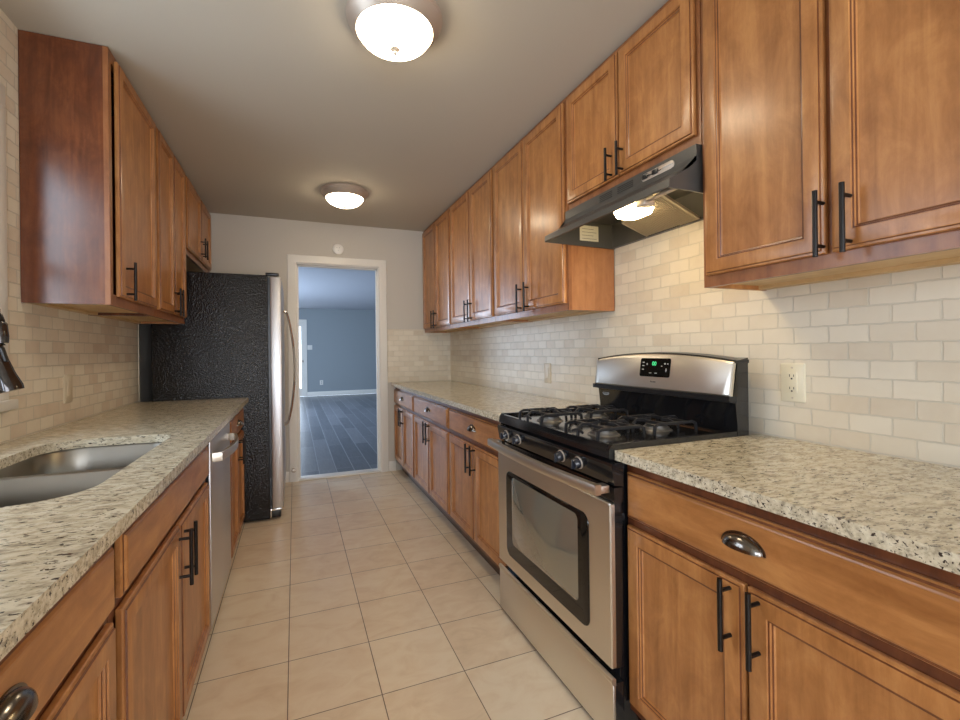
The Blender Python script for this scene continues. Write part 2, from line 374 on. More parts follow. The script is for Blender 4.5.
# end wall with the doorway
dx0, dx1, dz = .03, .785, 2.04
b = NB(); box(b, WL-T_, dx0-.012, YB, YB+.12, 0, ZC); box(b, dx1+.012, WR, YB, YB+.12, 0, ZC); box(b, dx0-.012, dx1+.012, YB, YB+.12, dz+.012, ZC)
struct('wall_end', b, M['wall'])
b = NB(); box(b, dx0-.012, dx0, YB, YB+.12, 0, dz); box(b, dx1, dx1+.012, YB, YB+.12, 0, dz); box(b, dx0-.012, dx1+.012, YB, YB+.12, dz, dz+.012)
box(b, dx0, dx0+.012, YB+.05, YB+.085, 0, dz); box(b, dx1-.012, dx1, YB+.05, YB+.085, 0, dz); box(b, dx0, dx1, YB+.05, YB+.085, dz-.012, dz)
d1 = struct('door_1', b, M['trim'])
b = NB()
def casing(b, x0, x1, z0, z1):
    ys = ((0, 0), (.0, .012), (.010, .02), (.030, .02), (.045, .014), (.075, .010), (.080, .004), (.08, 0))
    # mitred casing: left, top, right swept from the inside outwards
    ins = [x0, z1]; rows = []
    for o, d in ys:
        rows.append([Vector((x0-o, YB-d, z0)), Vector((x0-o, YB-d, z1+o)), Vector((x1+o, YB-d, z1+o)), Vector((x1+o, YB-d, z0))])
    vr = [[b.verts.new(p) for p in r] for r in rows]
    for a, c in zip(vr, vr[1:]):
        for i in range(3): b.faces.new((a[i], a[i+1], c[i+1], c[i]))
    b.faces.new([r[0] for r in vr]); b.faces.new([r[3] for r in vr])
casing(b, dx0-.006, dx1+.006, 0, dz+.006)
obj('door_casing', b, M['trim'], d1)
obj('threshold', bx(dx0-.0, dx1, YB-.012, YB+.12, 0, .014, .004), M['trim'], d1)
struct('baseboard_end_left', bx(WL, dx0-.088, YB-.013, YB, 0, .10, .004), M['trim'])
struct('baseboard_end_right', bx(dx1+.088, .944, YB-.013, YB, 0, .10, .004), M['trim'])
# far room
b = NB(); fx0, fx1, fz = -.65, .235, 2.05
box(b, -2.2, fx0, YF, YF+.1, 0, ZC); box(b, fx1, 6, YF, YF+.1, 0, ZC); box(b, fx0, fx1, YF, YF+.1, fz, ZC)
struct('wall_far', b, M['wall_far'])
b = NB(); box(b, -2.32, -2.2, YB+.12, 7.6, 0, ZC); box(b, -2.32, -2.2, 10.4, YF+.1, 0, ZC); box(b, -2.32, -2.2, 7.6, 10.4, 0, .35); box(b, -2.32, -2.2, 7.6, 10.4, 2.3, ZC)
struct('wall_far_left', b, M['wall_far'])
struct('wall_far_right', bx(6, 6.1, YB+.12, YF+.1, 0, ZC), M['wall_far'])
b = NB(); box(b, -2.2, WL-T_, YB, YB+.12, 0, ZC); box(b, WR+T_, 6, YB, YB+.12, 0, ZC)
struct('wall_far_front', b, M['wall_far'])
b = NB(); box(b, fx0, fx0+.10, YF+.02, YF+.06, 0, fz); box(b, fx1-.06, fx1, YF+.02, YF+.06, 0, fz)
box(b, fx0+.1, fx1-.06, YF+.02, YF+.06, 0, .22); box(b, fx0+.1, fx1-.06, YF+.02, YF+.06, fz-.10, fz)
d2 = struct('door_2', b, M['trim'])
obj('pane', bx(fx0+.09, fx1-.05, YF+.035, YF+.045, .21, fz-.09), M['pane'], d2)
b = NB(); box(b, fx0-.09, fx0, YF-.02, YF, 0, fz+.09); box(b, fx1, fx1+.09, YF-.02, YF, 0, fz+.09); box(b, fx0, fx1, YF-.02, YF, fz, fz+.09)
obj('door_casing', b, M['trim'], d2)
b = NB(); lathe(b, [(.03, 0), (.03, .01), (.012, .015), (.012, .04), (.028, .05), (.03, .07), (.02, .08), (0, .08)], (fx1-.03, YF+.02, .98), 'y', 16, sgn=-1)
obj('door_knob', b, M['nickel'], d2)
struct('baseboard_far', bx(fx1+.09, 6, YF-.015, YF, 0, .12, .004), M['trim'])
# backsplash tiling
t = .010
b = NB(); box(b, WR-t, WR, .05, YB, HC, 1.415); box(b, WR-t, WR, 1.09, 1.868, 1.415, 1.88); box(b, WR-t, WR, 1.09, 1.86, .5, HC)
struct('trim_right_backsplash', b, M['splash_yz'])
struct('trim_end_backsplash', bx(.872, WR-t, YB-t, YB, HC, 1.43), M['splash_xz'])
b = NB(); box(b, WL, WL+t, 2.14, 3.575, HC, 1.43); box(b, WL, WL+t, 2.14, 2.206, 1.43, ZC)
box(b, WL, WL+t, .1, 2.14, HC, wz0-.066); box(b, WL, WL+t, .1, wy0-cw, wz0-.066, ZC); box(b, WL, WL+t, wy0-cw, 2.14, wz1+cw, ZC)
box(b, WL, WL+t, wy1+cw+.013, 2.14+.0001, wz0-.066, wz1+cw)
struct('trim_left_backsplash', b, M['splash_left_brightened'])
struct('trim_left_backsplash_edge', bx(WL, WL+.014, 3.575, 3.587, HC, 1.42, .002), M['bullnose'])

# ------------------------------------------------------------------ cabinet parts
class Side:
    """u runs along Y, v up, w out of the cabinet face"""
    def __init__(s, X, sg): s.X, s.s = X, sg
    def p(s, u, v, w): return Vector((s.X+s.s*w, u, v))
    def box(s, b, u0, u1, v0, v1, w0, w1, bev=0):
        xs = sorted((s.X+s.s*w0, s.X+s.s*w1)); return box(b, xs[0], xs[1], u0, u1, v0, v1, bev)
def ringpanel(S, u0, u1, v0, v1, prof, glaze=()):
    b = NB(); rows = []
    for i, w in prof: rows.append([S.p(u0+i, v0+i, w), S.p(u1-i, v0+i, w), S.p(u1-i, v1-i, w), S.p(u0+i, v1-i, w)])
    R_ = loft(b, rows)
    if glaze:
        for k in glaze:
            for i in range(4):
                f_ = b.faces.get((R_[k][i], R_[k][(i+1) % 4], R_[k+1][(i+1) % 4], R_[k+1][i]))
                if f_: f_.material_index = 1
    return b
DOORP = [(.001, 0), (0, .002), (0, .011), (.002, .0140), (.007, .0150), (.0085, .019), (.012, .020), (.046, .020), (.0475, .0165), (.051, .0160), (.0525, .0115), (.056, .0105), (.058, .0065)]
DRAWP = [(.001, 0), (0, .002), (0, .010), (.003, .0135), (.008, .0145), (.011, .0185), (.015, .020)]
def bar_pull(S, u, v0, v1, w0, parent):
    b = NB(); so = .032
    tube(b, [S.p(u, v0, w0+so), S.p(u, v1, w0+so)], .0058, 12)
    for v in (v0+.028, v1-.028): tube(b, [S.p(u, v, w0-.001), S.p(u, v, w0+so)], .0046, 10)
    return obj('handle', b, M['pull'], parent, 'dark bronze bar handle')
def cup_pull(S, u, v, w0, parent, a=.048, h=.030, d=.026):
    b = NB(); N, K = 18, 7
    def P(al, be, k): 
        return S.p(u-a*k*math.cos(al), v+h*k*math.sin(al)*math.cos(be), w0+d*k*math.sin(al)*math.sin(be)+.0015)
    g = [[b.verts.new(P(PI*(i+.001)/(N+.002), .5*PI*j/K, 1)) for i in range(N+1)] for j in range(K+1)]
    h2 = [[b.verts.new(P(PI*(i+.001)/(N+.002), .5*PI*j/K, .93)) for i in range(N+1)] for j in range(K+1)]
    for G in (g, h2):
        for j in range(K):
            for i in range(N): b.faces.new((G[j][i], G[j][i+1], G[j+1][i+1], G[j+1][i]))
    for j in (0, K):
        for i in range(N): b.faces.new((g[j][i], g[j][i+1], h2[j][i+1], h2[j][i]))
    # flange against the drawer
    o1 = [S.p(u-(a+.005)*math.cos(PI*i/N), v-.001+(h+.005)*math.sin(PI*i/N), w0+.0025) for i in range(N+1)]
    i1 = [S.p(u-(a-.003)*math.cos(PI*i/N), v-.001+(h-.003)*math.sin(PI*i/N), w0+.0035) for i in range(N+1)]
    o0 = [S.p(u-(a+.005)*math.cos(PI*i/N), v-.001+(h+.005)*math.sin(PI*i/N), w0) for i in range(N+1)]
    loft(b, [o0, o1, i1], False, False, closed=False)
    return obj('cup_pull', b, M['cup'], parent, 'dark metal cup pull')
def door(S, u0, u1, v0, v1, w0, parent, hu=None, hv=None, m=None):
    S2 = Side(S.X+S.s*w0, S.s)
    o = obj('door', ringpanel(S2, u0, u1, v0, v1, DOORP, (4, 8, 10)), [m or M['wood'], M['glaze']], parent, sharp=.3)
    if hu is not None: bar_pull(S2, hu, hv[0], hv[1], .020, o)
    return o
def drawer(S, u0, u1, v0, v1, w0, parent, cups=True, m=None):
    S2 = Side(S.X+S.s*w0, S.s)
    o = obj('drawer', ringpanel(S2, u0, u1, v0, v1, DRAWP, (3,)), [m or M['wood_h'], M['glaze']], parent, sharp=.3)
    if cups: cup_pull(S2, (u0+u1)/2, (v0+v1)/2-.006, .020, o)
    return o
DT, DB, DRT, DRB = .668, .13, .828, .692
def base_cab(S, depth, y0, y1, label, group, cups=True, sidegap=.012, zb=.10, name='base_cabinet', hz=(.512, .676)):
    xc = S.X-S.s*depth/2
    t = thing(name, label, 'cabinet', (xc, (y0+y1)/2, 0), group)
    b = NB(); zt = HC-GT
    S.box(b, y0, y0+.016, zb, zt, -depth, -.018); S.box(b, y1-.016, y1, zb, zt, -depth, -.018)
    S.box(b, y0+.016, y1-.016, zb, zb+.016, -depth, -.018); S.box(b, y0+.016, y1-.016, zb+.016, zt, -depth, -depth+.008)
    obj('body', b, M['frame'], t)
    b = NB(); fr = .03
    S.box(b, y0, y0+fr, zb, zt, -.018, 0); S.box(b, y1-fr, y1, zb, zt, -.018, 0)
    for z0, z1 in ((zb, zb+.035), (DT-.012, DRB+.012), (DRT-.012, zt)): S.box(b, y0+fr, y1-fr, z0, z1, -.018, 0)
    ym = (y0+y1)/2; g = sidegap; S.box(b, ym-.018, ym+.018, zb+.035, DT-.012, -.018, 0)
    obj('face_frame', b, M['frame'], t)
    drawer(S, y0+g, y1-g, DRB, DRT, .001, t, cups)
    door(S, y0+g, ym-.004, zb+.03, DT, .001, t, ym-.034, hz); door(S, ym+.004, y1-g, zb+.03, DT, .001, t, ym+.034, hz)
    b = NB(); S.box(b, y0+.001, y1-.001, 0, zb-.001, -.075 if zb > .05 else -.03, -.060 if zb > .05 else -.018); obj('toe_kick', b, M['toe'], t)
    return t
def wall_cab(S, depth, y0, y1, z0, label, group, doors, side_mat=None, gap=.02, dz0=.036, hl=.165, hoff=-.012):
    """doors: list of (u0, u1, handle_u)"""
    xc = S.X-S.s*depth/2
    t = thing('wall_cabinet', label, 'cabinet', (xc, (y0+y1)/2, z0), group)
    b = NB(); zt = ZC-.002
    S.box(b, y0, y0+.016, z0, zt, -depth, -.018); S.box(b, y1-.016, y1, z0, zt, -depth, -.018)
    S.box(b, y0+.016, y1-.016, zt-.016, zt, -depth, -.018); S.box(b, y0+.016, y1-.016, z0+.03, zt-.016, -depth, -depth+.008)
    obj('body', b, side_mat or M['wood'], t)
    b = NB(); fr = .03
    S.box(b, y0, y0+fr, z0, zt, -.018, 0); S.box(b, y1-fr, y1, z0, zt, -.018, 0)
    S.box(b, y0+fr, y1-fr, z0, z0+.045, -.018, 0); S.box(b, y0+fr, y1-fr, zt-.045, zt, -.018, 0)
    if len(doors) > 1: uc = (doors[0][1]+doors[1][0])/2; S.box(b, uc-.018, uc+.018, z0+.045, zt-.045, -.018, 0)
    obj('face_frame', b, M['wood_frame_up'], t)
    b = NB(); S.box(b, y0+.016, y1-.016, z0+.014, z0+.03, -depth, -.018); S.box(b, y0+.016, y1-.016, z0+.002, z0+.014, -depth, -depth+.04)
    obj('bottom_panel', b, M['raw'], t, 'pale unstained underside')
    for u0, u1, hu in doors: door(S, u0, u1, z0+dz0, ZC-.026, .001, t, hu, (z0+dz0+hoff, z0+dz0+hoff+hl))
    return t
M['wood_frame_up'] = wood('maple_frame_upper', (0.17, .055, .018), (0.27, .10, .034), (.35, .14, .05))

# right side base cabinets
SR = Side(.947, -1); DR = WR-.011-.947
g = 'base cabinets along the range wall'
base_cab(SR, DR, .315, 1.102, 'large near maple base cabinet right of the gas range, wide drawer over two doors', g)
base_cab(SR, DR, 1.902, 2.77, 'maple base cabinet directly beyond the gas range, far side of its oven', g, sidegap=.017)
base_cab(SR, DR, 2.773, 3.69, 'middle maple base cabinet of the three between the range and the doorway wall', g, sidegap=.017)
base_cab(SR, DR, 3.693, YB-.015, 'farthest maple base cabinet on the range side, up against the doorway wall', g)
# left side base cabinets
SL = Side(-.356, 1); DL = -.356-(WL+.001)
g = 'base cabinets along the sink wall'
base_cab(SL, DL, .325, 1.102, 'nearest maple base cabinet at bottom left, with a dark cup pull at the picture edge', g, zb=.022)
# sink base: false drawer front without pull
sb = base_cab(SL, DL, 1.104, 2.163, 'maple sink base cabinet under the double sink, plain false drawer front', g, cups=False, sidegap=.036, zb=.022, hz=(.49, .662))
base_cab(SL, DL, 2.80, 3.505, 'narrow looking maple base cabinet between the dishwasher and the fridge', g, zb=.022)

# counters
def slab(outline, hole=None):
    b = NB(); z0, z1 = HC-GT, HC
    def loop(pts, z): return [b.verts.new((x, y, z)) for x, y in pts]
    tops = []
    for z in (z0, z1):
        o = loop(outline, z); es = [b.edges.new((o[i], o[(i+1) % len(o)])) for i in range(len(o))]; h = None
        if hole:
            h = loop(hole, z); es += [b.edges.new((h[i], h[(i+1) % len(h)])) for i in range(len(h))]
        bmesh.ops.triangle_fill(b, use_beauty=True, use_dissolve=False, edges=es)
        tops.append((o, h))
    for k in (0, 1):
        if tops[0][k] is None: continue
        a, c = tops[0][k], tops[1][k]
        for i in range(len(a)):
            j = (i+1) % len(a); b.faces.new((a[i], a[j], c[j], c[i]))
    return b
tag(obj('granite_countertop', slab([(.905, .25), (WR-t-.001, .25), (WR-t-.001, 1.109), (.905, 1.109)]), M['granite']),
    'speckled cream granite countertop in the right foreground, beside the gas range', 'countertop')
tag(obj('granite_countertop', slab([(.905, 1.899), (WR-t-.001, 1.899), (WR-t-.001, YB-t-.001), (.905, YB-t-.001)]), M['granite']),
    'speckled granite countertop beyond the range, running to the doorway wall', 'countertop')
hx0, hx1, hy0, hy1 = -.825, -.436, 1.20, 2.055
HOLE = rrect(hx0, hx1, hy0, hy1, (.13, .13, .09, .13), 8)
tag(obj('granite_countertop', slab([(WL+t+.001, .2), (-.307, .2), (-.307, 3.511), (WL+t+.001, 3.511)], HOLE), M['granite']),
    'speckled granite countertop on the left with the undermount sink cut into it', 'countertop')

# sink
sk = thing('kitchen_sink', 'undermount stainless steel double sink set in the left granite countertop', 'sink', (-.63, 1.63, HC-GT-.22))
zr = HC-GT-.0015
def bowl(y0, y1, r):
    b = NB(); rows = []
    for k, (ins, z) in enumerate([(-.014, zr-.002), (-.014, zr), (-.002, zr), (0, zr-.004), (.006, zr-.10), (.012, zr-.17), (.03, zr-.192), (.07, zr-.20)]):
        rows.append([(x, y, z) for x, y in rrect(hx0-.012+ins, hx1+.012-ins, y0+ins, y1-ins, tuple(max(.02, q-ins*.4) for q in r), 6)])
    loft(b, rows, cap0=False, cap1=True); return b
o = obj('basin', bowl(hy0-.012, 1.615, (.12, .12, .07, .07)), M['sink'], sk)
o2 = obj('basin', bowl(1.645, hy1+.012, (.07, .07, .10, .13)), M['sink'], sk)
for par, yc in ((o, 1.40), (o2, 1.86)):
    b = NB(); lathe(b, [(.0, 0), (.043, 0), (.045, .004), (.03, .003), (.02, .001), (0, .001)], (-.64, yc, zr-.2), 'z', 24); obj('drain', b, M['chrome'], par)

# faucet behind the sink: the spray head hangs into the picture
fa = thing('kitchen_faucet', 'dark chrome pull-down faucet with its spray head hanging over the sink', 'faucet', (-.895, 1.40, HC))
b = NB(); lathe(b, [(0, 0), (.030, 0), (.030, .006), (.026, .012), (.0215, .018), (.0215, .11), (.019, .118), (0, .118)], (-.895, 1.40, HC), 'z', 28); obj('base', b, M['faucet'], fa)
hx, hy = -.655, 1.385; pts = [(-.895, 1.40, HC+.11)]
for k in range(15):
    a = PI-PI*.93*k/14; cx_ = (-.895+hx+.008)/2; R_ = abs(hx+.008+.895)/2
    pts.append((cx_+R_*math.cos(a), 1.40-.015*k/14, HC+.36+R_*math.sin(a)*1.05))
b = NB(); tube(b, pts, .0125, 14); obj('gooseneck', b, M['faucet'], fa)
e = Vector(pts[-1]); dn = Vector((.10, -.02, -1)).normalized()
b = NB(); tube(b, [e+dn*.0, e+dn*.004, e+dn*.035, e+dn*.05], [.0135, .0155, .0155, .013], 18); obj('collar', b, M['faucet'], fa)
h0 = Vector((-.668, 1.375, 1.268)); h1 = Vector((-.628, 1.378, 1.117)); d_ = (h1-h0)
b = NB(); tube(b, [e+dn*.045, e+dn*.047+(h0-e)*.3, h0, h0+d_*.1, h0+d_*.5, h0+d_*.75, h0+d_*.93, h0+d_*1.0, h0+d_*1.0], [.0125, .013, .0145, .0165, .0185, .022, .0275, .0265, .02], 24)
sh = obj('spray_head', b, M['faucet'], fa)
b = NB(); q = h0+d_*.42+Vector((.0165, -.006, 0)); tube(b, [q-d_*.12, q-d_*.10, q+d_*.10, q+d_*.12], [.003, .0065, .0065, .003], 12); obj('spray_button', b, M['blackm'], sh)
b = NB(); tube(b, [(-.895, 1.42, HC+.07), (-.895, 1.445, HC+.075), (-.895, 1.50, HC+.11)], [.011, .009, .006], 12); obj('lever', b, M['faucet'], fa)

# upper cabinets, right
SU = Side(1.263, -1); DU = WR-.011-1.263
DU0 = WR-.0005-1.263
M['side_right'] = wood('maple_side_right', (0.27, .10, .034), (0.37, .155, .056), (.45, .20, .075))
g = 'wall cabinets over the range counter'
wall_cab(SU, DU, .335, 1.092, 1.399, 'large near maple wall cabinet at top right, tall doors with two bar handles', g,
         [(.352, .708, .663), (.722, 1.074, .722)])
wall_cab(SU, DU, 1.096, 1.868, 1.876, 'short maple wall cabinet mounted above the black range hood', g,
         [(1.112, 1.480, 1.452), (1.488, 1.853, 1.52)], hoff=-.012, hl=.135)
wall_cab(SU, DU, 1.872, 2.735, 1.397, 'tall maple wall cabinet just beyond the range hood, its near side panel showing', g,
         [(1.89, 2.298, 2.262-.02), (2.306, 2.718, 2.33)], side_mat=M['side_right'])
wall_cab(SU, DU, 2.738, 3.62, 1.397, 'tall maple wall cabinet, second from the doorway wall on the right', g,
         [(2.755, 3.155, 3.12), (3.163, 3.603, 3.195)])
wall_cab(SU, DU, 3.623, YB-.001, 1.397, 'farthest tall maple wall cabinet on the right, touching the doorway wall', g,
         [(3.64, 4.045, 4.01), (4.053, YB-.02, 4.085)])
# upper cabinets, left
SW = Side(-.690, 1); DW_ = -.690-(WL+.0105)
g = 'wall cabinets over the sink counter'
wall_cab(SW, DW_, 2.208, 2.82, 1.405, 'nearest left wall cabinet with a dark cherry side panel and one door', g,
         [(2.266, 2.80, 2.325)], side_mat=M['cherry'], dz0=.04, hoff=-.01)
wall_cab(SW, DW_, 2.823, 3.508, 1.405, 'left wall cabinet with two doors, beside the refrigerator', g,
         [(2.855, 3.178, 3.15), (3.186, 3.488, 3.218)], dz0=.04, hoff=-.01)
wall_cab(SW, DW_, 3.512, YB-.001, 1.895, 'short left wall cabinet hung above the refrigerator', g,
         [(3.56, 4.03, 3.99), (4.04, YB-.025, 4.08)], dz0=.038, hoff=.02, hl=.15)

# ------------------------------------------------------------------ dishwasher
dw = thing('dishwasher', 'stainless steel dishwasher under the left countertop with a bowed bar handle', 'dishwasher', (-.62, 2.47, 0))
obj('body', bx(WL+.06, -.375, 2.165, 2.785, .09, HC-GT-.004), M['blackm'], dw)
obj('door_liner', bx(-.374, -.347, 2.168, 2.782, .037, .843), M['blackm'], dw)
dd = obj('door', bx(-.3465, -.338, 2.169, 2.784, .035, .845, .002), M['steel_v'], dw)
pts = [(-.338, 2.215, .752), (-.325, 2.218, .752)]
for k in range(13):
    s_ = k/12; pts.append((-.305+.030*math.sin(PI*s_), 2.222+.506*s_, .752))
pts += [(-.325, 2.732, .752), (-.338, 2.735, .752)]
b = NB(); rbar(b, pts, .019, .006, (0, 0, 1)); obj('handle', b, M['steel'], dd, 'bowed stainless bar handle')
obj('toe_kick', bx(-.40, -.372, 2.167, 2.783, 0, .034), M['blackm'], dw)

# ------------------------------------------------------------------ refrigerator
fr = thing('refrigerator', 'black-sided refrigerator with stainless doors standing before the doorway wall', 'refrigerator', (-.53, 4.0, 0))
obj('body', bx(-.885, -.175, 3.517, YB-.035, .012, 1.765, .006), M['fridge'], fr)
obj('gasket', bx(-.175, -.160, 3.527, YB-.045, .085, 1.752), M['blackm'], fr)
for y0, y1, hyy in ((3.515, 4.008, 3.965), (4.014, YB-.033, 4.057)):
    b = NB(); box(b, -.160, -.085, y0, y1, .082, 1.757, .010)
    fd = obj('door', b, M['steel_v'], fr)
    pts = [(-.085, hyy, 1.545), (-.068, hyy, 1.542)]
    for k in range(17):
        s_ = k/16; pts.append((-.055+.055*math.sin(PI*s_)**.8, hyy, 1.53-.90*s_))
    pts += [(-.068, hyy, .618), (-.085, hyy, .615)]
    b = NB(); tube(b, pts, .011, 12, sq=(1.1, .8)); obj('handle', b, M['chrome'], fd, 'long bowed bright handle')
for y_ in (3.53, YB-.11): obj('hinge_cover', bx(-.19, -.10, y_, y_+.06, 1.765, 1.785, .005), M['blackm'], fr)
b = NB(); box(b, -.174, -.105, 3.53, YB-.05, .014, .078, .004); obj('toe_grille', b, M['blackm'], fr)
for yy in (3.58, 4.40):
    for xx in (-.80, -.24): obj('levelling_foot', lathe(NB(), [(0, 0), (.02, 0), (.02, .01), (.01, .011), (.01, .012), (0, .013)], (xx, yy, 0), 'z', 14), M['blackm'], fr)
b = NB(); box(b, -.165, -.098, 3.519, 3.555, .068, .081, .002); box(b, -.174, -.165, 3.519, 3.555, .02, .081, .002); obj('door_hinge', b, M['chrome'], fr)

# ------------------------------------------------------------------ gas range
RX, RY0, RY1 = .873, 1.085, 1.893; RB = 1.490; BY0 = 1.113
YC = (RY0+RY1)/2
rg = thing('gas_range', 'stainless steel and black gas range standing between the right countertops', 'stove', (1.12, YC, 0))
b = NB(); box(b, RX+.045, RB, BY0, RY1-.004, .03, .872, .004); obj('body', b, M['black'], rg)
# cooktop: shallow tray with raised rim and rounded nose
b = NB(); zt = .905
prof = [(RX+.045, .868), (RX+.020, .858), (RX+.012, .868), (RX+.014, .893), (RX+.018, .906), (RX+.03, .906), (RX+.04, .896), (RB-.09, .896), (RB-.08, .905), (RB-.06, .905), (RB-.06, .868)]
loft(b, [[(x, y, z) for x, z in prof] for y in (BY0+.012, RY1-.014)])
for y0, y1 in ((BY0-.002, BY0+.014), (RY1-.016, RY1)):
    pr = [(RX+.045, .866), (RX+.018, .858), (RX+.012, .868), (RX+.014, .895), (RX+.024, .909), (RB-.06, .909), (RB-.06, .866)]
    loft(b, [[(x, y, z) for x, z in pr] for y in (y0, y1)])
ck = obj('cooktop', b, M['black'], rg)
# burners and grates
bpos = [(1.025, YC-.175), (1.025, YC+.185), (1.265, YC-.175), (1.265, YC+.185)]
for x, y in bpos:
    b = NB(); lathe(b, [(0, 0), (.058, 0), (.056, .003), (.050, .003), (.048, .005), (.046, .012), (.040, .014), (.040, .018), (0, .018)], (x, y, .896), 'z', 28)
    bo = obj('burner', b, M['burner'], rg)
    b = NB(); lathe(b, [(0, 0), (.036, 0), (.038, .004), (.034, .009), (0, .010)], (x, y, .914), 'z', 24); obj('burner_cap', b, M['iron'], bo)
for x, y in bpos:
    b = NB(); zt2 = .936; a = .098; r_ = .0043
    # two arched side rails with feet, cross fingers meeting over the burner
    for s_ in (-1, 1):
        rbar(b, [(x-a, y+s_*a*.95, .897), (x-a+.004, y+s_*a*.95, .928), (x-a+.018, y+s_*a*.95, zt2-.002), (x+a-.018, y+s_*a*.95, zt2-.002), (x+a-.004, y+s_*a*.95, .928), (x+a, y+s_*a*.95, .897)], r_, r_, (0, 1, 0))
        rbar(b, [(x+s_*a*.55, y-a*.95, zt2-.003), (x+s_*a*.55, y+a*.95, zt2-.003)], r_*.9, r_, (1, 0, 0))
        rbar(b, [(x, y+s_*a*.95, zt2-.004), (x, y+s_*a*.6, zt2+.004), (x, y+s_*.026, zt2+.002)], r_*.8, r_, (1, 0, 0))
        rbar(b, [(x+s_*a*1.12, y, .897), (x+s_*a*1.10, y, .925), (x+s_*a*.95, y, zt2+.003), (x+s_*.026, y, zt2+.002)], r_*.8, r_, (0, 1, 0))
        rbar(b, [(x+s_*a*1.12, y-.03, .915), (x+s_*a*1.10, y, .925), (x+s_*a*1.12, y+.03, .915)], r_*.7, r_*.8, (1, 0, 0))
    obj('grate', b, M['iron'], rg)
# control fascia with knobs
b = NB(); loft(b, [[(x, y, z) for x, z in [(RX+.045, .857), (RX+.006, .857), (RX+.002, .850), (RX+.012, .792), (RX+.045, .786)]] for y in (RY0+.002, RY1-.002)])
obj('control_panel', b, M['black'], rg)
nd = Vector((-1, 0, -.17)).normalized()
for yk in (1.258, 1.362, 1.690, 1.803):
    p0 = Vector((RX+.006, yk, .824)); b = NB()
    tube(b, [p0, p0+nd*.006, p0+nd*.018, p0+nd*.022], [.0185, .0185, .0170, .0150], 24)
    kn = obj('knob', b, M['knob'], rg)
    b = NB(); tube(b, [p0-nd*.001, p0+nd*.002, p0+nd*.003], [.0215, .0215, .0195], 24); obj('knob_ring', b, M['nickel'], kn)
    b = NB(); c_ = p0+nd*.024; rbar(b, [c_+Vector((0, 0, -.0145)), c_+Vector((0, 0, .0145))], .0030, .005, (0, 1, 0)); obj('knob_grip', b, M['knob'], kn)
# vent strip
b = NB(); box(b, RX+.012, RX+.045, RY0+.004, RY1-.004, .738, .784)
for k in range(3): box(b, RX+.009, RX+.013, RY0+.16, RY1-.16, .748+.011*k, .752+.011*k)
obj('vent_strip', b, M['black'], rg)
# oven door
b = NB(); loft(b, [[(x, y, z) for y, z in rrect(RY0+.008+i, RY1-.008-i, .240+i, .738-i, .008, 3)] for x, i in ((RX+.016, 0), (RX+.004, 0), (RX, .004))])
od = obj('oven_door', b, M['steel'], rg)
b = NB(); loft(b, [[(x, y, z) for y, z in rrect(RY0+.009, RY1-.009, .238, .742, .006, 2)] for x in (RX+.0455, RX+.0155)])
obj('door_edge', b, M['black'], od)
wy_0, wy_1, wz_0, wz_1 = 1.205, 1.792, .305, .664
b = NB(); loft(b, [[(x, y, z) for y, z in rrect(wy_0-i, wy_1+i, wz_0-i, wz_1+i, .035, 6)] for x, i in ((RX, .006), (RX-.002, .005), (RX-.003, 0))])
ow = obj('oven_window', b, M['glass_black'], od)
b = NB(); loft(b, [[(x, y, z) for y, z in rrect(wy_0+.052+i, wy_1-.052-i, wz_0+.055+i, wz_1-.012-i, .02, 5)] for x, i in ((RX-.003, 0), (RX-.0036, .0008))])
obj('inner_window', b, M['oven_inner'], ow)
pts = [(RX+.004, RY0+.035, .772), (RX-.03, RY0+.033, .776)]
for k in range(17):
    s_ = k/16; pts.append((RX-.040-.022*math.sin(PI*s_), RY0+.012+(RY1-RY0-.024)*s_, .782))
pts += [(RX-.03, RY1-.033, .776), (RX+.004, RY1-.035, .772)]
b = NB(); rbar(b, pts[2:-2], .0155, .010, (0, 0, 1))
for yy in (RY0+.03, RY1-.03): box(b, RX-.036, RX+.004, yy-.016, yy+.016, .768, .792, .003)
obj('door_handle', b, M['steel'], od, 'bowed stainless bar handle')
# drawer
obj('drawer_box', bx(RX+.0145, RX+.045, RY0+.010, RY1-.010, .018, .196), M['black'], rg)
b = NB(); box(b, RX+.002, RX+.014, RY0+.008, RY1-.008, .018, .197, .003)
pr = [(RX+.002, .194), (RX-.003, .204), (RX-.001, .213), (RX+.008, .216), (RX+.014, .210), (RX+.014, .19)]
loft(b, [[(x, y, z) for x, z in pr] for y in (RY0+.008, RY1-.008)])
obj('storage_drawer', b, M['steel'], rg)
for yy in (RY0+.05, RY1-.05):
    for xx in (RX+.09, RB-.05): obj('levelling_foot', lathe(NB(), [(0, 0), (.018, 0), (.018, .012), (.008, .014), (.008, .031), (0, .031)], (xx, yy, 0), 'z', 14), M['blackm'], rg)
# backguard
GY0, GY1 = BY0-.001, RY1-.030
b = NB()
pr = [(RB-.055, .87), (RB-.055, .93), (RB-.065, 1.015), (RB-.072, 1.03), (RB-.052, 1.155), (RB, 1.165), (RB, .87)]
loft(b, [[(x, y, z) for x, z in pr] for y in (GY0, GY1)])
bg = obj('backguard', b, M['black'], rg)
b = NB(); rows = []
n = 24
for xo, ins in ((0, 0), (-.010, 0), (-.014, .006)):
    L = []
    def GP(y, z, xo=xo): return (RB-.077+(z-1.03)*.15+xo, y, z)
    y0, y1 = GY0+ins, GY1-ins
    for k in range(n+1):
        s_ = k/n; L.append(GP(y0+(y1-y0)*s_, 1.030+ins))
    for k in range(n+1):
        s_ = 1-k/n; L.append(GP(y0+(y1-y0)*s_, 1.150-ins+.028*(1-(2*s_-1)**2)))
    rows.append(L)
loft(b, rows); cp = obj('console', b, M['steel'], bg, 'brushed steel console')
b = NB(); rows = []
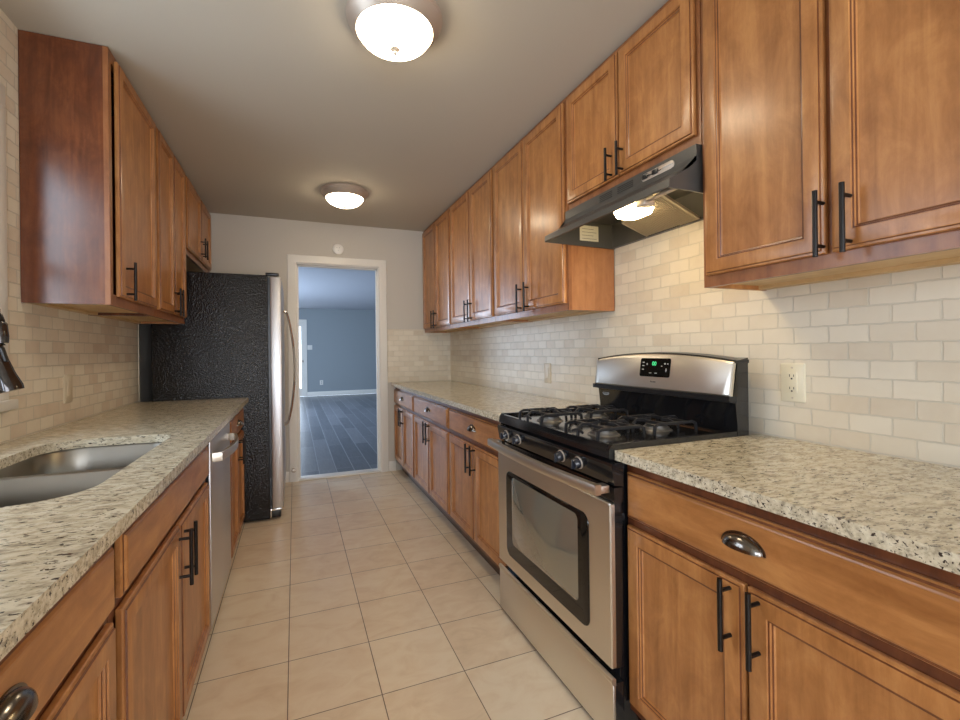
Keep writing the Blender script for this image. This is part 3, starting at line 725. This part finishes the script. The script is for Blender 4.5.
for k in range(n+1):
    s_ = k/n; y = GY0-.004+(GY1-GY0+.008)*s_; zz = 1.150+.028*(1-(2*s_-1)**2)
    rows.append([(RB-.066, y, zz-.004), (RB-.062, y, zz+.006), (RB, y, zz+.008), (RB, y, zz-.004)])
loft(b, rows); obj('top_cap', b, M['blackm'], bg)
b = NB(); lx = lambda z: RB-.091+(z-1.03)*.15
loft(b, [[(lx(1.03)-.006, y, 1.012), (lx(1.03)-.006, y, 1.031), (RB-.06, y, 1.031), (RB-.06, y, 1.006)] for y in (GY0-.002, GY1+.002)])
obj('console_lip', b, M['blackm'], bg)
# display window
def on_console(y, z, o=.0): return (RB-.0915+(z-1.03)*.15-o, y, z)
b = NB(); loft(b, [[on_console(y, z, o) for y, z in rrect(1.386, 1.553, 1.082, 1.160, .008, 4)] for o in (-.002, .0015)]); dp = obj('display', b, M['glass_black'], cp)
def text(s, size, place, mat_, parent, name, right, upv, ex=.0004):
    cu = bpy.data.curves.new('t', 'FONT'); cu.body = s; cu.size = size; cu.extrude = ex; cu.align_x = 'CENTER'; cu.align_y = 'CENTER'
    o = bpy.data.objects.new('t', cu); C.objects.link(o)
    me = bpy.data.meshes.new_from_object(o.evaluated_get(bpy.context.evaluated_depsgraph_get()))
    bpy.data.objects.remove(o); bpy.data.curves.remove(cu)
    me.materials.clear(); bm = bmesh.new(); bm.from_mesh(me); bpy.data.meshes.remove(me)
    r = Vector(right).normalized(); u = Vector(upv).normalized(); nn = r.cross(u)
    for v in bm.verts: v.co = Vector(place)+r*v.co.x+u*v.co.y+nn*v.co.z
    for f in bm.faces: f.material_index = 0
    return obj(name, bm, mat_, parent)
cu_up = Vector((.15, 0, 1)).normalized()
text('00', .024, on_console(1.473, 1.137, .002), M['led'], dp, 'clock_digits', (0, -1, 0), cu_up)
b = NB()
for yy, zz, w_, h_ in ((1.528, 1.142, .009, .004), (1.528, 1.128, .009, .004), (1.528, 1.112, .009, .004), (1.507, 1.135, .004, .007), (1.428, 1.128, .004, .003), (1.412, 1.138, .006, .006), (1.398, 1.138, .005, .004), (1.404, 1.112, .0025, .014), (1.404, 1.112, .006, .0025), (1.486, 1.098, .010, .003), (1.456, 1.098, .010, .003)):
    yy = (yy-1.385)*1.04+1.386
    loft(b, [[on_console(y, z, o) for y, z in rrect(yy-w_/2*1.3, yy+w_/2*1.3, zz-h_/2, zz+h_/2, min(w_, h_)*.4, 3)] for o in (.001, .0024)])
obj('button_legend', b, M['legend'], dp)
text('Amana', .011, on_console(1.473, 1.062, .0), M['print'], cp, 'lettering', (0, -1, 0), cu_up)
b = NB(); lathe(b, [(0, -.002), (1, -.002), (1, .0015), (0, .0015)], (0, 0, 0), 'x', 28, sgn=-1)
for v in b.verts: v.co = Vector((RB-.063+v.co.x+.0025, 1.81+v.co.y*.024, .985+v.co.z*.0095))
bd = obj('badge', b, M['legend'], bg, 'small pale oval badge')
b = NB()
for yy in (1.798, 1.806, 1.814, 1.822): box(b, RB-.0655, RB-.0625, yy-.0025, yy+.0025, .982, .988)
obj('badge_print', b, M['print'], bd)

# ------------------------------------------------------------------ range hood
HY0, HY1 = 1.099, 1.866
hd = thing('range_hood', 'black under-cabinet range hood with a lit lamp, above the gas range', 'range hood', (1.33, (HY0+HY1)/2, 1.715))
zt = 1.8755; XO = 1.243
b = NB()
pr = [(WR-t-.002, zt), (XO, zt), (XO, 1.822)]
for k in range(1, 8):
    s_ = k/7; pr.append((XO-.115*s_, 1.822-.075*s_**.8))
pr += [(1.124, 1.722), (1.133, 1.720), (1.141, 1.742), (1.23, 1.800), (1.24, 1.835), (WR-.03, 1.835), (WR-.03, 1.716), (WR-t-.002, 1.716)]
loft(b, [[(x, y, z) for x, z in pr] for y in (HY0+.0, HY1-.0)])
sp = [(WR-t-.004, zt-.001), (XO+.001, zt-.001), (XO+.001, 1.822)]
for k in range(1, 8):
    s_ = k/7; sp.append((XO+.001-.113*s_, 1.822-.077*s_**.8))
sp += [(1.127, 1.718), (WR-t-.004, 1.713)]
for y0, y1 in ((HY0, HY0+.006), (HY1-.006, HY1)): loft(b, [[(x, y, z) for x, z in sp] for y in (y0-.0005, y1+.0005)])
hb = obj('canopy', b, M['hood'], hd)
# grease filter, framed wire mesh, hanging slightly askew
A_, B_, C_, D_ = Vector((1.150, 1.172, 1.733)), Vector((1.530, 1.335, 1.722)), Vector((1.530, 1.628, 1.722)), Vector((1.325, 1.530, 1.730))
D_ = Vector((1.285, 1.512, 1.730))
def bil(s_, u_, dz_=0): return (A_*(1-s_)+B_*s_)*(1-u_)+(D_*(1-s_)+C_*s_)*u_+Vector((0, 0, dz_))
b = NB(); fw_ = .030
def strip(s0, s1, u0, u1, z0, z1): loft(b, [[bil(s0, u0, z), bil(s1, u0, z), bil(s1, u1, z), bil(s0, u1, z)] for z in (z0, z1)])
strip(0, 1, 0, fw_, -.004, .006); strip(0, 1, 1-fw_, 1, -.004, .006); strip(0, fw_, fw_, 1-fw_, -.004, .006); strip(1-fw_, 1, fw_, 1-fw_, -.004, .006)
fl = obj('filter_frame', b, M['filter'], hd)
b = NB(); strip(fw_, 1-fw_, fw_, 1-fw_, .003, .005)
for k in range(34):
    s_ = fw_+(1-2*fw_)*(k+.5)/34; strip(s_-.007, s_+.004, fw_, 1-fw_, -.001, .003)
for k in range(24):
    s_ = fw_+(1-2*fw_)*(k+.5)/24; strip(fw_, 1-fw_, s_-.007, s_+.004, -.002, .003)
obj('filter_mesh', b, M['filter'], fl)
# lamp lens
b = NB(); rows = []
for z, i in ((1.752, 0), (1.725, .002), (1.708, .008), (1.702, .022)):
    rows.append([(x, y, z) for x, y in rrect(1.155+i, 1.262-i, 1.292+i, 1.418-i, (.028, .02, .03, .02), 3)])
loft(b, rows); obj('lamp_lens', b, M['hoodlamp'], hd, 'glowing white lamp lens')
b = NB(); box(b, 1.16, 1.21, 1.247, 1.291, 1.712, 1.752, .005); box(b, 1.165, 1.185, 1.106, 1.25, 1.724, 1.738, .003); obj('lamp_socket', b, M['nickel'], hd)
# rating label, screws
b = bx(1.322, 1.432, HY1-.0085, HY1-.0066, 1.742, 1.818); lb = obj('rating_label', b, M['label'], hd, 'yellowed paper label')
b = NB()
for k in range(4): box(b, 1.334, 1.420-.018*(k % 2), HY1-.0090, HY1-.0084, 1.752+.016*k, 1.754+.016*k)
obj('label_print', b, M['print'], lb)
# front fascia: slots and switch panel
b = NB()
for y0, y1 in ((1.52, 1.60), (1.395, 1.485)):
    yy0, yy1 = y0+.0, y1
    for k in range(5): box(b, XO-.0015, XO+.002, yy0, yy1, 1.830+.0075*k, 1.8335+.0075*k)
obj('vent_slots', b, M['slot'], hd)
b = NB(); loft(b, [[(XO-o, y, z) for y, z in rrect(1.190+i, 1.345-i, 1.832+i, 1.862-i, .0148, 6)] for o, i in ((-.001, 0), (.003, 0), (.0045, .002))])
sw = obj('switch_panel', b, M['nickel'], hd, 'silver pill-shaped switch panel')
for yy in (1.325, 1.275):
    b = NB(); box(b, XO-.010, XO-.004, yy-.013, yy+.013, 1.840, 1.857, .002); obj('rocker_switch', b, M['blackm'], sw)
b = NB()
for k in range(6): box(b, XO-.0049, XO-.0044, 1.195+.008*k, 1.200+.008*k, 1.845, 1.851)
obj('panel_print', b, M['legend'], sw)

# ------------------------------------------------------------------ ceiling lamps
def ceiling_lamp(x, y, label):
    t_ = thing('ceiling_light', label, 'ceiling light', (x, y, ZC-.141), 'ceiling lights of the kitchen')
    b = NB(); lathe(b, [(0, 0), (.176, 0), (.178, -.008), (.172, -.016), (.174, -.022), (.166, -.034), (.158, -.040), (.150, -.052), (.142, -.058), (.136, -.050), (.13, -.02), (0, -.02)], (x, y, ZC), 'z', 56)
    obj('metal_rim', b, M['nickel'], t_)
    b = NB(); pr = [(.140, -.045)]
    for k in range(1, 13):
        a = .5*PI*k/12; pr.append((.140*math.cos(a)**.85 if k < 12 else 0, -.045-.072*math.sin(a)))
    lathe(b, pr, (x, y, ZC), 'z', 48); obj('glass_bowl', b, M['lamp'], t_, 'glowing frosted glass bowl')
    b = NB(); lathe(b, [(0, -.115), (.017, -.116), (.018, -.120), (.010, -.125), (.006, -.129), (.008, -.135), (.004, -.140), (0, -.141)], (x, y, ZC), 'z', 20)
    obj('finial', b, M['nickel'], t_)
ceiling_lamp(.363, 1.652, 'larger looking near ceiling light, glowing frosted bowl at the top of the picture')
ceiling_lamp(.376, 3.575, 'far ceiling light, glowing frosted bowl in front of the doorway wall')

# ------------------------------------------------------------------ small wall fittings
b = NB(); lathe(b, [(0, 0), (.052, 0), (.053, .006), (.050, .018), (.044, .022), (0, .023)], (.404, YB, 2.203), 'y', 36, sgn=-1)
dt = tag(obj('smoke_detector', b, M['white']), 'small round white detector on the wall above the doorway', 'smoke detector')
WLOC[dt] = Vector(dt.location)
b = NB()
for xx, zz in ((.392, 2.215), (.416, 2.215), (.404, 2.19)): lathe(b, [(0, 0), (.004, 0), (.004, .002), (0, .002)], (xx, YB-.023, zz), 'y', 10, sgn=-1)
obj('sensor_hole', b, M['legend'], dt)
def outlet(Xw, sg, y0, y1, z0, z1, label, m, detail=True, gfi=True):
    S = Side(Xw, sg); t_ = thing('wall_outlet', label, 'outlet', (Xw, (y0+y1)/2, z0))
    b = NB(); yc, zc = (y0+y1)/2, (z0+z1)/2
    loft(b, [[S.p(y, z, w_) for y, z in rrect(y0+i, y1-i, z0+i, z1-i, .004, 3)] for w_, i in ((0, 0), (.004, 0), (.0065, .0035))])
    obj('cover_plate', b, m, t_)
    b = NB(); loft(b, [[S.p(y, z, w_) for y, z in rrect(yc-.0165+i, yc+.0165-i, zc-.034+i, zc+.034-i, .002, 2)] for w_, i in ((.0055, 0), (.0085, 0), (.009, .001))])
    rc = obj('receptacle', b, m, t_)
    if detail:
        b = NB()
        for s_ in (-1, 1):
            zz = zc+s_*.0205
            S.box(b, yc-.0075, yc-.0055, zz-.001, zz+.007, .0085, .0095); S.box(b, yc+.0055, yc+.0075, zz-.001, zz+.007, .0085, .0095)
            S.box(b, yc-.0025, yc+.0025, zz-.0095, zz-.0045, .0085, .0095)
        obj('slots', b, M['slot'], rc)
        b = NB()
        for s_ in (-1, 1): lathe(b, [(0, 0), (.0032, 0), (.0028, .0012), (0, .0013)], S.p(yc, zc+s_*.050, .0064), 'x', 10, sgn=sg)
        obj('screws', b, M['nickel'], t_)
    return t_
outlet(WR-t, -1, .952, 1.029, 1.018, 1.146, 'ivory duplex outlet on the brick tile right of the gas range', M['ivory'])
outlet(WR-t, -1, 2.495, 2.572, .985, 1.115, 'stone-coloured outlet plate on the tile beyond the gas range', M['beige_plate'], False)
outlet(WL+t, 1, 2.535, 2.612, .985, 1.115, 'stone-coloured outlet plate on the left tile wall under the wall cabinet', M['beige_plate'], False)
def far_plate(name, x, z, w_, h_, label, cat):
    t_ = thing(name, label, cat, (x, YF, z-h_/2))
    obj('cover_plate', bx(x-w_/2, x+w_/2, YF-.008, YF, z-h_/2, z+h_/2, .002), M['white'], t_)
    return t_
t_ = far_plate('light_switch', .40, 1.36, .13, .13, 'white switch plate on the far blue-grey wall beside the glass door', 'light switch')
b = NB()
for xx in (.37, .43): box(b, xx-.006, xx+.006, YF-.014, YF-.007, 1.348, 1.372)
obj('toggle', b, M['white'], t_)
t_ = far_plate('wall_outlet', .70, .37, .09, .13, 'small white outlet low on the far blue-grey wall', 'outlet')
b = NB(); box(b, .685, .715, YF-.011, YF-.007, .335, .362); box(b, .685, .715, YF-.011, YF-.007, .378, .405); obj('receptacle', b, M['legend'], t_)
b = NB(); lathe(b, [(0, 0), (.014, 0), (.014, .004), (.010, .006), (.010, .02), (.019, .024), (.021, .034), (.017, .045), (0, .047)], (-.018, YB-.018, .115), 'y', 22, sgn=-1)
tag(obj('door_stop', b, M['nickel']), 'small metal door stop low on the left doorway casing', 'door stop')
